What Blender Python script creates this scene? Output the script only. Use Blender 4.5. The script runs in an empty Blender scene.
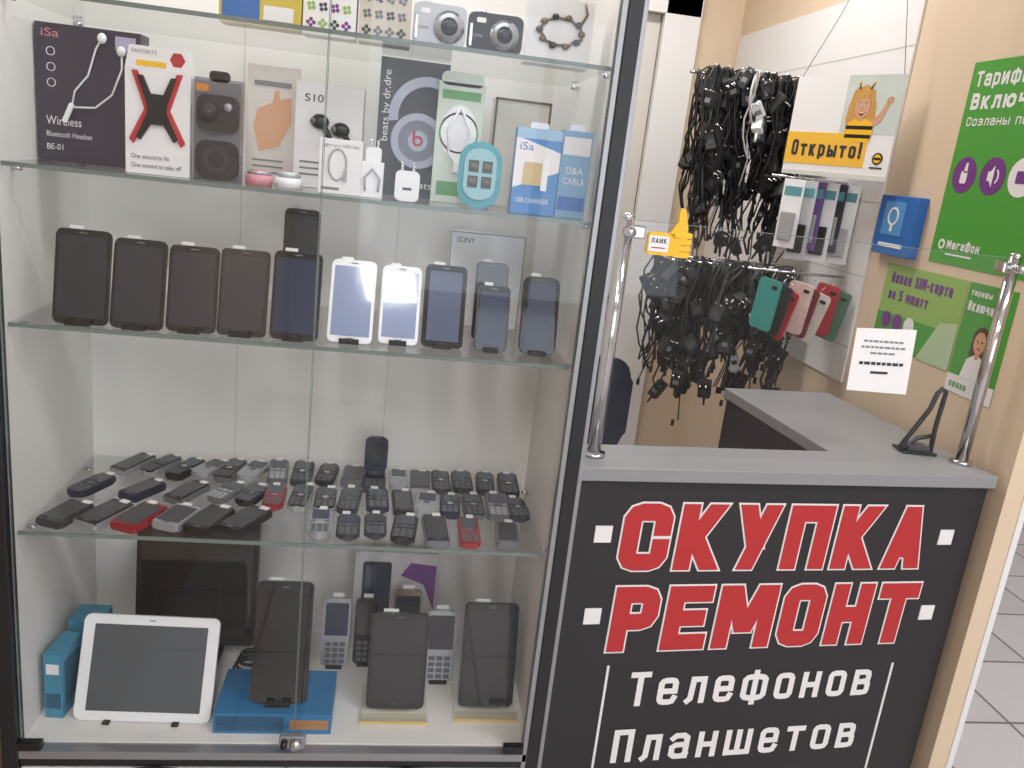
import bpy, bmesh, math, random
from mathutils import Vector, Matrix, Euler
random.seed(7)
sc = bpy.context.scene
sc.view_settings.view_transform = 'Standard'
pi = math.pi

# ---------------------------------------------------------------- materials
def lin(c):
    r = []
    for v in c:
        v = v/255.0
        r.append(v/12.92 if v <= .04045 else ((v+.055)/1.055)**2.4)
    return (r[0], r[1], r[2], 1)
MC = {}
def mat(name, col, rough=.5, metal=0, var=0.0, scale=30, stretch=None, coat=0, emit=0):
    if name in MC: return MC[name]
    m = bpy.data.materials.new(name); m.use_nodes = True
    nt = m.node_tree; b = nt.nodes['Principled BSDF']
    c = lin(col)
    b.inputs['Base Color'].default_value = c
    b.inputs['Roughness'].default_value = rough
    b.inputs['Metallic'].default_value = metal
    b.inputs['Coat Weight'].default_value = coat
    if emit:
        b.inputs['Emission Color'].default_value = c
        b.inputs['Emission Strength'].default_value = emit
    if var:
        tc = nt.nodes.new('ShaderNodeTexCoord'); mp = nt.nodes.new('ShaderNodeMapping')
        n = nt.nodes.new('ShaderNodeTexNoise'); n.inputs['Scale'].default_value = scale
        n.inputs['Detail'].default_value = 4
        if stretch: mp.inputs['Scale'].default_value = stretch
        mx = nt.nodes.new('ShaderNodeMix'); mx.data_type = 'RGBA'
        mx.inputs[6].default_value = (c[0]*(1-var), c[1]*(1-var), c[2]*(1-var), 1)
        mx.inputs[7].default_value = (min(1, c[0]*(1+var)), min(1, c[1]*(1+var)), min(1, c[2]*(1+var)), 1)
        nt.links.new(tc.outputs['Object'], mp.inputs[0]); nt.links.new(mp.outputs[0], n.inputs['Vector'])
        nt.links.new(n.outputs['Fac'], mx.inputs[0]); nt.links.new(mx.outputs[2], b.inputs['Base Color'])
    MC[name] = m
    return m
def glassmat(name, tint=(1, 1, 1), ior=1.45):
    m = bpy.data.materials.new(name); m.use_nodes = True
    nt = m.node_tree; nt.nodes.clear()
    o = nt.nodes.new('ShaderNodeOutputMaterial')
    tr = nt.nodes.new('ShaderNodeBsdfTransparent'); tr.inputs[0].default_value = (*tint, 1)
    gl = nt.nodes.new('ShaderNodeBsdfGlossy'); gl.inputs['Roughness'].default_value = .02
    fr = nt.nodes.new('ShaderNodeFresnel'); fr.inputs[0].default_value = ior
    ge = nt.nodes.new('ShaderNodeNewGeometry')
    s = nt.nodes.new('ShaderNodeMath'); s.operation = 'SUBTRACT'; s.inputs[0].default_value = 1
    nt.links.new(ge.outputs['Backfacing'], s.inputs[1])
    mu = nt.nodes.new('ShaderNodeMath'); mu.operation = 'MULTIPLY'
    nt.links.new(fr.outputs[0], mu.inputs[0]); nt.links.new(s.outputs[0], mu.inputs[1])
    mx = nt.nodes.new('ShaderNodeMixShader')
    nt.links.new(mu.outputs[0], mx.inputs[0]); nt.links.new(tr.outputs[0], mx.inputs[1]); nt.links.new(gl.outputs[0], mx.inputs[2])
    nt.links.new(mx.outputs[0], o.inputs[0])
    return m
def tilemat():
    m = bpy.data.materials.new('floor_tile'); m.use_nodes = True
    nt = m.node_tree; b = nt.nodes['Principled BSDF']
    tc = nt.nodes.new('ShaderNodeTexCoord'); br = nt.nodes.new('ShaderNodeTexBrick')
    br.offset = 0; br.inputs['Scale'].default_value = 1
    br.inputs['Brick Width'].default_value = .33; br.inputs['Row Height'].default_value = .33
    br.inputs['Mortar Size'].default_value = .005
    br.inputs['Color1'].default_value = lin((186, 180, 180)); br.inputs['Color2'].default_value = lin((174, 169, 170))
    br.inputs['Mortar'].default_value = lin((100, 94, 94))
    nt.links.new(tc.outputs['Object'], br.inputs['Vector']); nt.links.new(br.outputs['Color'], b.inputs['Base Color'])
    b.inputs['Roughness'].default_value = .3
    return m

WHITE = mat('white_plastic', (232, 233, 235), .35)
PAPER = mat('white_card', (232, 231, 231), .5)
BLACK = mat('black_plastic', (20, 20, 22), .35)
MATBLK = mat('matte_black', (32, 31, 33), .6)
SCREEN = mat('phone_glass', (20, 21, 25), .08, coat=.6)
SCREENG = mat('phone_glass_grey', (40, 44, 52), .13, coat=.5)
SCREENB = mat('phone_glass_blue', (36, 46, 74), .12, coat=.5)
SCREENREFL = mat('phone_glass_painted_reflection', (138, 152, 186), .08, coat=1)  # pale base colour stands in for light reflected in the screen
SILVER = mat('silver_plastic', (172, 174, 178), .3, .4)
CHROME = mat('chrome', (205, 205, 208), .12, 1)
GREYP = mat('grey_plastic', (104, 106, 111), .4)
DGREY = mat('dark_grey_plastic', (54, 55, 60), .4)
RED = mat('red_plastic', (146, 28, 42), .35)
NAVY = mat('navy_plastic', (32, 38, 58), .4)
KEY = mat('keypad_grey', (96, 98, 104), .5)
KEYW = mat('keypad_light', (172, 174, 178), .5)
LCD = mat('small_lcd', (74, 84, 92), .15)
LABEL = mat('price_label', (232, 232, 230), .6)
CREAM = mat('cabinet_cream', (230, 227, 222), .45, var=.03, scale=3)
GLASS = glassmat('clear_glass', (.985, .988, .99), 1.55)
SHELFG = glassmat('shelf_glass', (.965, .978, .975), 1.5)
EDGE = mat('glass_edge', (112, 124, 120), .2)
INK = mat('dark_ink', (50, 50, 54), .6)
LINK = mat('grey_ink', (130, 130, 134), .6)

# ---------------------------------------------------------------- mesh builder
ALL = []
class M:
    def __init__(s, name, loc=(0, 0, 0), rot=(0, 0, 0), parent=None):
        s.name = name; s.loc = loc; s.rot = rot; s.parent = parent
        s.bm = bmesh.new(); s.mats = []; s.X = Matrix.Identity(4)
    def at(s, loc=(0, 0, 0), rot=(0, 0, 0)):
        s.X = Matrix.Translation(loc) @ Euler(rot).to_matrix().to_4x4(); return s
    def mi(s, m):
        if m not in s.mats: s.mats.append(m)
        return s.mats.index(m)
    def merge(s, tb, m, smooth=False, T=None, recalc=True):
        if recalc: bmesh.ops.recalc_face_normals(tb, faces=tb.faces[:])
        T = s.X if T is None else s.X @ T
        i = s.mi(m); vm = {}
        for v in tb.verts: vm[v] = s.bm.verts.new(T @ v.co)
        for f in tb.faces:
            try:
                g = s.bm.faces.new([vm[v] for v in f.verts]); g.material_index = i; g.smooth = smooth
            except ValueError: pass
        tb.free()
    def box(s, c, d, m, r=(0, 0, 0), bev=0):
        tb = bmesh.new(); bmesh.ops.create_cube(tb, size=1)
        for v in tb.verts: v.co = Vector((v.co.x*d[0], v.co.y*d[1], v.co.z*d[2]))
        if bev: bmesh.ops.bevel(tb, geom=tb.edges[:], offset=bev, segments=2, affect='EDGES', profile=.6)
        s.merge(tb, m, T=Matrix.Translation(c) @ Euler(r).to_matrix().to_4x4()); return s
    def b2(s, lo, hi, m, bev=0):
        return s.box([(a+b)/2 for a, b in zip(lo, hi)], [b-a for a, b in zip(lo, hi)], m, bev=bev)
    def prism(s, pts, y0, y1, m, bev=0, smooth=False):
        tb = bmesh.new()
        a = [tb.verts.new((p[0], y0, p[1])) for p in pts]; f = tb.faces.new(a)
        if abs(y1-y0) > 1e-7:
            b = [tb.verts.new((p[0], y1, p[1])) for p in pts]; tb.faces.new(b[::-1])
            n = len(pts)
            for i in range(n): tb.faces.new((a[i], b[i], b[(i+1) % n], a[(i+1) % n]))
            if bev:
                es = [e for e in tb.edges if abs(e.verts[0].co.y-e.verts[1].co.y) < 1e-7]
                bmesh.ops.bevel(tb, geom=es, offset=bev, segments=2, affect='EDGES')
        s.merge(tb, m, smooth); return s
    def rr(s, cx, cz, w, h, r, y0, y1, m, bev=0, seg=5):
        pts = []
        for (sx, sz, a0) in ((1, 1, 0), (-1, 1, 90), (-1, -1, 180), (1, -1, 270)):
            for k in range(seg+1):
                a = math.radians(a0+90*k/seg)
                pts.append((cx+sx*(w/2-r)+r*math.cos(a), cz+sz*(h/2-r)+r*math.sin(a)))
        return s.prism(pts, y0, y1, m, bev)
    def disc(s, cx, cz, r, y0, y1, m, seg=24, rz=None):
        rz = rz or r
        return s.prism([(cx+r*math.cos(2*pi*k/seg), cz+rz*math.sin(2*pi*k/seg)) for k in range(seg)], y0, y1, m)
    def cyl(s, p0, p1, r, m, seg=16, r2=None):
        p0 = Vector(p0); p1 = Vector(p1); d = p1-p0
        tb = bmesh.new(); bmesh.ops.create_cone(tb, cap_ends=True, segments=seg, radius1=r, radius2=r if r2 is None else r2, depth=d.length)
        q = Vector((0, 0, 1)).rotation_difference(d.normalized()).to_matrix().to_4x4()
        s.merge(tb, m, smooth=True, T=Matrix.Translation((p0+p1)/2) @ q); return s
    def tube(s, pts, r, m, seg=6, closed=False):
        pts = [Vector(p) for p in pts]; n = len(pts); tb = bmesh.new(); rings = []
        up = Vector((0.13, 0.97, 0.21)).normalized()
        for i, p in enumerate(pts):
            if closed: d = pts[(i+1) % n]-pts[i-1]
            else: d = pts[min(i+1, n-1)]-pts[max(i-1, 0)]
            if d.length < 1e-9: d = Vector((0, 0, 1))
            d.normalize(); u = d.cross(up)
            if u.length < .05: u = d.cross(Vector((1, 0, 0)))
            u.normalize(); v = d.cross(u)
            rings.append([tb.verts.new(p+u*r*math.cos(2*pi*k/seg)+v*r*math.sin(2*pi*k/seg)) for k in range(seg)])
        for i in range(n if closed else n-1):
            a = rings[i]; b = rings[(i+1) % n]
            for k in range(seg): tb.faces.new((a[k], a[(k+1) % seg], b[(k+1) % seg], b[k]))
        if not closed: tb.faces.new(rings[0]); tb.faces.new(rings[-1][::-1])
        s.merge(tb, m, smooth=True); return s
    def ell(s, c, rad, m, seg=16, r=(0, 0, 0)):
        tb = bmesh.new(); bmesh.ops.create_uvsphere(tb, u_segments=seg, v_segments=max(8, seg//2), radius=1)
        for v in tb.verts: v.co = Vector((v.co.x*rad[0], v.co.y*rad[1], v.co.z*rad[2]))
        s.merge(tb, m, smooth=True, T=Matrix.Translation(c) @ Euler(r).to_matrix().to_4x4()); return s
    def ring(s, cx, cz, r0, r1, y0, y1, m, a0=0, a1=360, seg=32):
        n = seg
        for k in range(n):
            A = math.radians(a0+(a1-a0)*k/n); B = math.radians(a0+(a1-a0)*(k+1)/n)
            s.prism([(cx+r0*math.cos(A), cz+r0*math.sin(A)), (cx+r1*math.cos(A), cz+r1*math.sin(A)), (cx+r1*math.cos(B), cz+r1*math.sin(B)), (cx+r0*math.cos(B), cz+r0*math.sin(B))], y0, y1, m)
        return s
    def ltext(s, body, x, z, w, h, y, m, rot=0):       # latin text via built-in font, fitted to w x h
        c = bpy.data.curves.new('t', 'FONT'); c.body = body; c.size = 1; c.resolution_u = 3
        o = bpy.data.objects.new('t', c); sc.collection.objects.link(o)
        bpy.context.view_layer.update()
        me = bpy.data.meshes.new_from_object(o.evaluated_get(bpy.context.evaluated_depsgraph_get()))
        tb = bmesh.new(); tb.from_mesh(me)
        bpy.data.objects.remove(o); bpy.data.meshes.remove(me)
        if not tb.verts: tb.free(); return s
        xs = [v.co.x for v in tb.verts]; ys = [v.co.y for v in tb.verts]
        x0, x1, y0, y1 = min(xs), max(xs), min(ys), max(ys)
        for v in tb.verts:
            a = (v.co.x-x0)/(x1-x0)*w; b = (v.co.y-y0)/(y1-y0)*h
            if rot: a, b = -b, a
            v.co = Vector((x+a, y, z+b))
        s.merge(tb, m, recalc=False); return s
    def done(s):
        me = bpy.data.meshes.new(s.name); s.bm.to_mesh(me); s.bm.free()
        for m in s.mats: me.materials.append(m)
        o = bpy.data.objects.new(s.name, me); sc.collection.objects.link(o)
        o.location = s.loc; o.rotation_euler = s.rot
        if s.parent: o.parent = s.parent
        ALL.append(o); return o
def empty(name, loc=(0, 0, 0), rot=(0, 0, 0)):
    e = bpy.data.objects.new(name, None); sc.collection.objects.link(e); e.location = loc; e.rotation_euler = rot
    e.empty_display_size = .05; return e

# ---------------------------------------------------------------- stroke lettering (cyrillic)
OO = [(0, .14), (0, .86), (.1, .96), (.28, 1), (.72, 1), (.9, .96), (1, .86), (1, .14), (.9, .04), (.72, 0), (.28, 0), (.1, .04), (0, .14)]
CC = [(1, .70), (1, .86), (.9, .96), (.72, 1), (.28, 1), (.1, .96), (0, .86), (0, .14), (.1, .04), (.28, 0), (.72, 0), (.9, .04), (1, .14), (1, .30)]
PP = [(0, 0), (0, 1), (.7, 1), (.9, .96), (1, .86), (1, .60), (.9, .49), (.7, .45), (0, .45)]
G = {'О': [OO], 'С': [CC], 'К': [[(0, 0), (0, 1)], 'D', (.96, 1, .2, .46), (.2, .54, 1, 0)],
 'У': ['D', (0, 1, .56, .34), (1, 1, .28, 0)], 'П': [[(0, 0), (0, 1), (1, 1), (1, 0)]],
 'А': [[(.28, .24), (.72, .24)], 'D', (0, 0, .5, 1), (1, 0, .5, 1)],
 'Р': [PP],
 'Е': [[(1, 1), (0, 1), (0, 0), (1, 0)], [(0, .5), (.85, .5)]],
 'М': [[(0, 0), (0, 1)], [(1, 0), (1, 1)], 'D', (.08, 1, .5, .25), (.92, 1, .5, .25)],
 'Н': [[(0, 0), (0, 1)], [(1, 0), (1, 1)], [(0, .5), (1, .5)]], 'Т': [[(0, 1), (1, 1)], [(.5, 0), (.5, 1)]],
 'Л': [[(0, 0), (.18, .1), (.25, 1), (1, 1), (1, 0)]],
 'е': [[(0, .50), (1, .50), (1, .86), (.9, .96), (.72, 1), (.28, 1), (.1, .96), (0, .86), (0, .14), (.1, .04), (.28, 0), (.72, 0), (.9, .04), (1, .18)]],
 'Ф': [OO, [(.5, -.2), (.5, 1.2)]], 'В': [[(0, 0), (0, 1), (.7, 1), (.9, .94), (.95, .84), (.95, .66), (.9, .57), (.7, .53), (0, .53)], [(.7, .53), (.95, .47), (1, .38), (1, .14), (.95, .04), (.7, 0), (0, 0)]],
 'а': [[(0, .88), (.2, 1), (.75, 1), (1, .88), (1, 0)], [(1, .56), (.25, .55), (0, .44), (0, .12), (.25, 0), (.75, 0), (1, .12)]],
 'Ш': [[(0, 1), (0, 0), (1, 0), (1, 1)], [(.5, 0), (.5, 1)]], 'И': [[(0, 0), (0, 1)], [(1, 0), (1, 1)], 'D', (.05, .05, .95, .95)],
 'Ы': [[(0, 1), (0, 0), (.45, 0), (.6, .12), (.6, .4), (.45, .52), (0, .52)], [(1, 0), (1, 1)]],
 'р': [[(0, -.3), (0, 1), (.7, 1), (1, .85), (1, .15), (.7, 0), (0, 0)]], '!': [[(.5, .35), (.5, 1)], [(.5, 0), (.5, .08)]],
 'Г': [[(0, 0), (0, 1), (1, 1)]], 'Ю': [[(0, 0), (0, 1)], [(0, .5), (.35, .5)], [(.35, .2), (.35, .8), (.55, 1), (.8, 1), (1, .8), (1, .2), (.8, 0), (.55, 0), (.35, .2)]],
 'Ч': [[(0, 1), (0, .5), (1, .5)], [(1, 0), (1, 1)]], '-': [[(0, .4), (1, .4)]], 'Я': [[(1, 0), (1, 1), (.3, 1), (0, .86), (0, .6), (.3, .46), (1, .46)], 'D', (.6, .46, 0, 0)],
 '5': [[(1, 1), (0, 1), (0, .56), (.7, .56), (1, .42), (1, .14), (.7, 0), (0, 0)]], 'З': [[(0, .9), (.3, 1), (.7, 1), (1, .85), (1, .65), (.7, .53), (.3, .53)], [(.7, .53), (1, .4), (1, .15), (.7, 0), (.3, 0), (0, .1)]],
 'S': [[(1, .85), (.7, 1), (.3, 1), (0, .85), (0, .65), (.3, .52), (.7, .48), (1, .35), (1, .15), (.7, 0), (.3, 0), (0, .15)]], 'I': [[(.5, 0), (.5, 1)]],
 'Б': [[(1, 1), (0, 1), (0, 0), (.7, 0), (1, .12), (1, .42), (.7, .55), (0, .55)]]}
G['Й'] = G['И']; G['Ж'] = G['Ш']; G['Д'] = G['Л']; G['Ь'] = G['Б']; G['M'] = G['М']
WD = {'М': 1.35, 'M': 1.35, 'м': 1.35, 'Ш': 1.4, 'ш': 1.4, 'ф': 1.35, 'Ф': 1.35, '!': .35, 'Ы': 1.35, 'ы': 1.35, 'Ю': 1.4, 'ю': 1.4, ' ': .6, 'I': .3, '-': .6}
def gtext(s, txt, x0, z0, W, H, t, y, m, shear=0, gap=.3, extra=0, lower=.78):
    n = sum(WD.get(c, 1) for c in txt)+gap*(len(txt)-1); u = W/n; x = x0
    tt = t+2*extra; st = 1.6e-5
    for c in txt:
        w = WD.get(c, 1)*u; h = H*(lower if c.islower() else 1)
        g = G.get(c) or G.get(c.upper()); ly = 0
        if g:
            mp = lambda p: (x+t/2+p[0]*(w-t), z0+t/2+p[1]*(h-t))
            sh = lambda p: (p[0]+shear*(p[1]-z0), p[1])
            dm = False
            for k in g:
                if k == 'D': dm = True; continue
                if dm:
                    a = (x+t*.6+k[0]*(w-1.2*t), z0+k[1]*h); b = (x+t*.6+k[2]*(w-1.2*t), z0+k[3]*h)
                    if a[1] > b[1]: a, b = b, a
                    sl = (b[0]-a[0])/max(b[1]-a[1], 1e-6)
                    a = (a[0]-sl*extra, a[1]-extra); b = (b[0]+sl*extra, b[1]+extra)
                    L = math.hypot(b[0]-a[0], b[1]-a[1]); hw = tt/2*L/max(abs(b[1]-a[1]), 1e-6); hw = min(hw, tt*.8)
                    q = [(a[0]-hw, a[1]), (a[0]+hw, a[1]), (b[0]+hw, b[1]), (b[0]-hw, b[1])]
                    s.prism([sh(p) for p in q], y-ly*st, y-ly*st, m); ly += 1
                else:
                    P = [Vector(mp(p)) for p in k]; closed = (P[0]-P[-1]).length < 1e-6
                    if closed: P = P[:-1]
                    N = len(P); off = []
                    for i in range(N):
                        dp = (P[i]-P[i-1]) if (closed or i > 0) else None
                        dn = (P[(i+1) % N]-P[i]) if (closed or i < N-1) else None
                        if dp is None: d = dn.normalized(); c0 = P[i]-d*tt/2; nn = Vector((-d.y, d.x))*tt/2
                        elif dn is None: d = dp.normalized(); c0 = P[i]+d*tt/2; nn = Vector((-d.y, d.x))*tt/2
                        else:
                            a = dp.normalized(); b = dn.normalized(); n1 = Vector((-a.y, a.x)); n2 = Vector((-b.y, b.x))
                            mm = (n1+n2); mm = mm.normalized() if mm.length > 1e-6 else n1
                            nn = mm*(tt/2/max(mm.dot(n1), .45)); c0 = P[i]
                        off.append((c0+nn, c0-nn))
                    for i in range(N if closed else N-1):
                        a = off[i]; b = off[(i+1) % N]
                        s.prism([sh(p) for p in (a[1], b[1], b[0], a[0])], y-ly*st, y-ly*st, m)
                        ly += 1
        x += w+gap*u
# ---------------------------------------------------------------- camera
cam = bpy.data.cameras.new('camera'); cam.sensor_width = 36; cam.lens = 29.18; cam.clip_start = .02
co = bpy.data.objects.new('camera', cam); sc.collection.objects.link(co); sc.camera = co
Rm = Matrix(((0.9862, -0.0734, -0.1491), (-0.1242, 0.2703, -0.9549), (0.1104, 0.9600, 0.2574)))
co.matrix_world = Matrix.Translation((0, 0, 1.5)) @ Rm.to_4x4()

# ---------------------------------------------------------------- room
WALLM = mat('beige_wall', (214, 193, 167), .6, var=.07, scale=2.5, stretch=(6, 6, .5))
WALL2 = mat('pale_wall', (220, 218, 215), .6, var=.03, scale=2)
WTRIM = mat('white_trim', (226, 226, 226), .4)
M('floor').b2((-.7, -2.7, -.05), (3.7, 4.6, 0), tilemat()).done()
M('ceiling').b2((-.7, -2.7, 2.8), (3.7, 4.6, 2.85), mat('ceiling_white', (232, 232, 232), .7)).done()
M('wall_left').b2((-.70, -2.7, 0), (-.625, 4.6, 2.8), mat('left_wall', (186, 164, 142), .6, var=.06, scale=3)).done()
M('wall_right').b2((3.6, -2.7, 0), (3.7, 4.6, 2.8), WALL2).done()
M('wall_partition').b2((1.28, 1.45, 0), (1.322, 3.4, 2.8), WALLM).done()
M('trim_1').b2((1.322, 1.447, 0), (1.336, 3.4, 2.8), WTRIM).done()
M('wall_back').b2((-.625, 3.4, 0), (.2, 3.46, 2.8), WALLM).done()
M('wall_back').b2((.96, 3.4, 0), (1.34, 3.46, 2.8), WALLM).done()
M('wall_back').b2((.2, 3.4, 2.12), (.96, 3.46, 2.8), WALLM).done()
M('wall_back').b2((-.625, 4.5, 0), (3.6, 4.6, 2.8), WALL2).done()
d = M('door_1'); d.b2((.205, 3.41, 0.005), (.955, 3.45, 2.115), mat('door_white', (212, 208, 202), .5)); d.b2((.3, 3.403, .2), (.86, 3.41, .95), WTRIM).b2((.3, 3.403, 1.1), (.86, 3.41, 1.95), WTRIM)
d.cyl((.9, 3.41, 1.0), (.9, 3.36, 1.0), .012, CHROME).cyl((.9, 3.36, 1.0), (.8, 3.36, 1.0), .009, CHROME); d.done()
t = M('trim_2'); t.b2((.955, 3.36, 0), (1.10, 3.3995, 2.5), WTRIM, .004).b2((.12, 3.36, 0), (.205, 3.3995, 2.5), WTRIM, .004).b2((.12, 3.36, 2.115), (1.10, 3.3995, 2.22), WTRIM).b2((.12, 3.36, 2.42), (1.10, 3.3995, 2.5), WTRIM).done()
M('wall_front').b2((-.7, -2.7, 0), (3.7, -2.6, .6), WALL2).done(); M('wall_front').b2((-.7, -2.7, 2.4), (3.7, -2.6, 2.8), WALL2).done()
M('wall_front').b2((-.7, -2.7, .6), (-.3, -2.6, 2.4), WALL2).done(); M('wall_front').b2((3.0, -2.7, .6), (3.7, -2.6, 2.4), WALL2).done()
wn = M('window_1')
for x in (-.3, .8, 1.9, 2.94): wn.b2((x, -2.68, .6), (x+.06, -2.62, 2.4), WTRIM)
wn.b2((-.3, -2.68, .6), (3.0, -2.62, .66), WTRIM).b2((-.3, -2.68, 2.34), (3.0, -2.62, 2.4), WTRIM).done()

# ---------------------------------------------------------------- display cabinet
cab = empty('display_cabinet')
ALU = mat('brushed_aluminium', (160, 160, 163), .35, .7)
PBLK = mat('black_profile', (26, 26, 29), .4)
f = M('frame', parent=cab)
f.b2((-.600, 1.285, 0), (-.574, 1.315, 2.12), PBLK, .002)
f.b2((.300, 1.288, .40), (.309, 1.312, 2.12), ALU, .001).b2((.309, 1.285, 0), (.332, 1.315, 2.12), PBLK, .002).b2((.332, 1.290, 0), (.340, 1.315, 2.12), ALU, .001)
f.b2((-.6, 1.290, 2.10), (.332, 1.70, 2.16), PBLK)
f.b2((-.575, 1.288, .425), (.31, 1.312, .440), ALU).b2((-.575, 1.292, .408), (.31, 1.312, .425), PBLK)
f.done()
M('side_panel_1', parent=cab).b2((-.6, 1.315, 0), (-.575, 1.70, 2.12), CREAM).done()
M('side_panel_2', parent=cab).b2((.315, 1.315, 0), (.332, 1.70, 2.12), CREAM).done()
bk = M('back_panel', parent=cab); bk.b2((-.6, 1.675, 0), (.332, 1.70, 2.12), CREAM)
for sx in (-.3,.0): bk.b2((sx-.001, 1.6742, .443), (sx+.001, 1.675, 2.1), mat('seam', (208, 204, 198), .5))
bk.done()
M('bottom_deck', parent=cab).b2((-.575, 1.312, .415), (.315, 1.675, .443), CREAM).done()
ld = M('cupboard_doors', parent=cab)
for x0, x1 in ((-.573, -.132), (-.128, .305)):
    ld.b2((x0, 1.290, .02), (x1, 1.308, .404), WHITE, .002)
    c = (x0+x1)/2; ld.ring(c, .22, .15, .19, 1.2885, 1.290, PBLK); ld.cyl((c+.17, 1.29, .36), (c+.17, 1.272, .36), .008, CHROME)
ld.done()
for i, z in enumerate((1.655, 1.42, 1.182, .836)):
    s = M('shelf_%d' % (i+1), parent=cab)
    s.b2((-.572, 1.322, z-.006), (.298 if i > 1 else .302, 1.672, z), SHELFG)
    s.b2((-.572, 1.3195, z-.0062), (.298 if i > 1 else .302, 1.322, z+.0002), EDGE)
    for x in (-.568, .306):
        for y in (1.36, 1.62): s.cyl((x-.006, y, z-.010), (x+.008, y, z-.010), .004, CHROME, 8)
    s.done()
for n, x0, x1 in (('glass_door_1', -.572, -.118), ('glass_door_2', -.116, .299)):
    g = M(n, parent=cab); g.b2((x0, 1.296, .443), (x1, 1.300, 2.095), GLASS)
    for x in (x0, x1): g.b2((x-.0004, 1.2955, .443), (x+.0004, 1.3005, 2.095), EDGE)
    g.done()
lk = M('lock', parent=cab); lk.b2((-.142, 1.284, .452), (-.096, 1.296, .478), ALU, .003).cyl((-.112, 1.284, .465), (-.112, 1.272, .465), .010, CHROME)
lk.cyl((-.132, 1.287, .467), (-.132, 1.270, .467), .006, BLACK); lk.b2((-.575, 1.280, .446), (-.535, 1.296, .462), BLACK, .003).b2((.262, 1.280, .446), (.30, 1.296, .462), BLACK, .003); lk.done()

# ---------------------------------------------------------------- counter
th = math.atan2(.091, .919)
desk = empty('reception_counter', (.343, 1.386, 0), (0, 0, th))
GTOP = mat('grey_laminate', (140, 139, 142), .38, var=.10, scale=350)
DBLK = mat('counter_black', (38, 35, 38), .45)
dt = M('worktop', parent=desk); dt.b2((.003, -.012, .957), (.927, .118, .983), GTOP, .002)
dt.b2((.610, .116, .957), (.927, .60, .983), GTOP, .002); dt.done()
db = M('front_panel', parent=desk); db.b2((-.008, 0, 0), (.919, .02, .957), DBLK).b2((.008, .02, 0), (.02, .11, .957), DBLK)
db.b2((.612, .02, 0), (.63, .58, .957), DBLK).b2((.612, .56, 0), (.92, .58, .957), DBLK).b2((.02, .08, .0), (.63, .1, .957), DBLK).b2((.899, .02, 0), (.919, .56, .957), DBLK); db.done()
RT = mat('sign_red', (178, 40, 42), .5); WT = mat('sign_white', (228, 226, 226), .5)
sg = M('lettering', parent=desk)
for txt, x, z, W, H in (('СКУПКА', .116, .770, .682, .140), ('РЕМОНТ', .122, .592, .692, .143)):
    gtext(sg, txt, x, z, W, H, .0355, -.0012, WT, shear=.02, gap=.17, extra=.0036)
    gtext(sg, txt, x, z, W, H, .0355, -.0024, RT, shear=.02, gap=.17)
for x, z in ((.080, .846), (.846, .841), (.083, .672), (.848, .663)): sg.box((x, -.001, z), (.034, .002, .034), WT)
gtext(sg, 'Телефонов', .186, .463, .565, .080, .0132, -.0015, WT, gap=.42, lower=.80)
gtext(sg, 'Планшетов', .170, .328, .575, .080, .0132, -.0015, WT, gap=.42, lower=.80)
gtext(sg, 'Ноутбуков', .170, .193, .575, .080, .0132, -.0015, WT, gap=.42, lower=.80)
sg.box((.133, -.001, .36), (.005, .002, .40), WT).box((.796, -.001, .35), (.005, .002, .38), WT); sg.done()

gs = empty('glass_screen', (.343, 1.386, 0), (0, 0, th))
for i, (x, y) in enumerate(((.059, .055), (.900, .066))):
    p = M('post_%d' % (i+1), parent=gs); p.cyl((x, y, .9832), (x, y, .990), .022, CHROME, 24).cyl((x, y, .99), (x, y, 1.43), .0125, CHROME, 20).ell((x, y, 1.43), (.0135, .0135, .007), CHROME)
    sx = 1 if i == 0 else -1
    p.box((x+.016*sx, y, 1.405), (.036, .024, .024), CHROME, bev=.004).cyl((x, y, 1.405), (x-.0*sx, y-.030, 1.405), .009, CHROME)
    p.done()
gp = M('pane', parent=gs); gp.b2((.075, .057, .9835), (.885, .062, 1.425), GLASS); gp.b2((.075, .0568, 1.4245), (.885, .0622, 1.4255), EDGE); gp.done()
# notice on pane
nt = M('paper_notice', (.355, 1.387, 0), (0, 0, th))
nt.prism([(.553, 1.262), (.690, 1.266), (.700, 1.132), (.560, 1.136)], .0562, .0555, PAPER)
for k, (a, b) in enumerate(((.575, .67), (.572, .678), (.595, .655))):
    x = a
    while x < b-.008:
        wd = random.uniform(.006, .014); nt.b2((x, .0545, 1.236-k*.012), (x+wd, .0552, 1.240-k*.012), LINK); x += wd+.003
x = .575
while x < .672: wd = random.uniform(.008, .014); nt.b2((x, .0545, 1.190), (x+wd, .0552, 1.196), INK); x += wd+.003
nt.b2((.605, .0545, 1.172), (.645, .0552, 1.177), INK); nt.done()
YEL = mat('yellow_plastic', (240, 186, 44), .45)
tu = M('thumbs_up_sticker', (.350, 1.386, 0), (0, 0, th))
tu.rr(.125, 1.388, .062, .040, .008, .050, .056, YEL)
for k in range(4): tu.rr(.161, 1.372+k*.0115, .034, .0105, .005, .0492, .056, YEL)
tu.prism([(.142, 1.40), (.166, 1.40), (.168, 1.418), (.162, 1.438), (.158, 1.452), (.150, 1.454), (.147, 1.446), (.148, 1.428), (.134, 1.408)], .050, .056, YEL)
tu.rr(.115, 1.388, .038, .028, .003, .0488, .0495, PAPER); gtext(tu, 'ЛАЙК', .100, 1.389, .030, .009, .0016, .0484, INK); tu.b2((.102, .0484, 1.380), (.128, .0488, 1.382), RT); tu.done()
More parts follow.
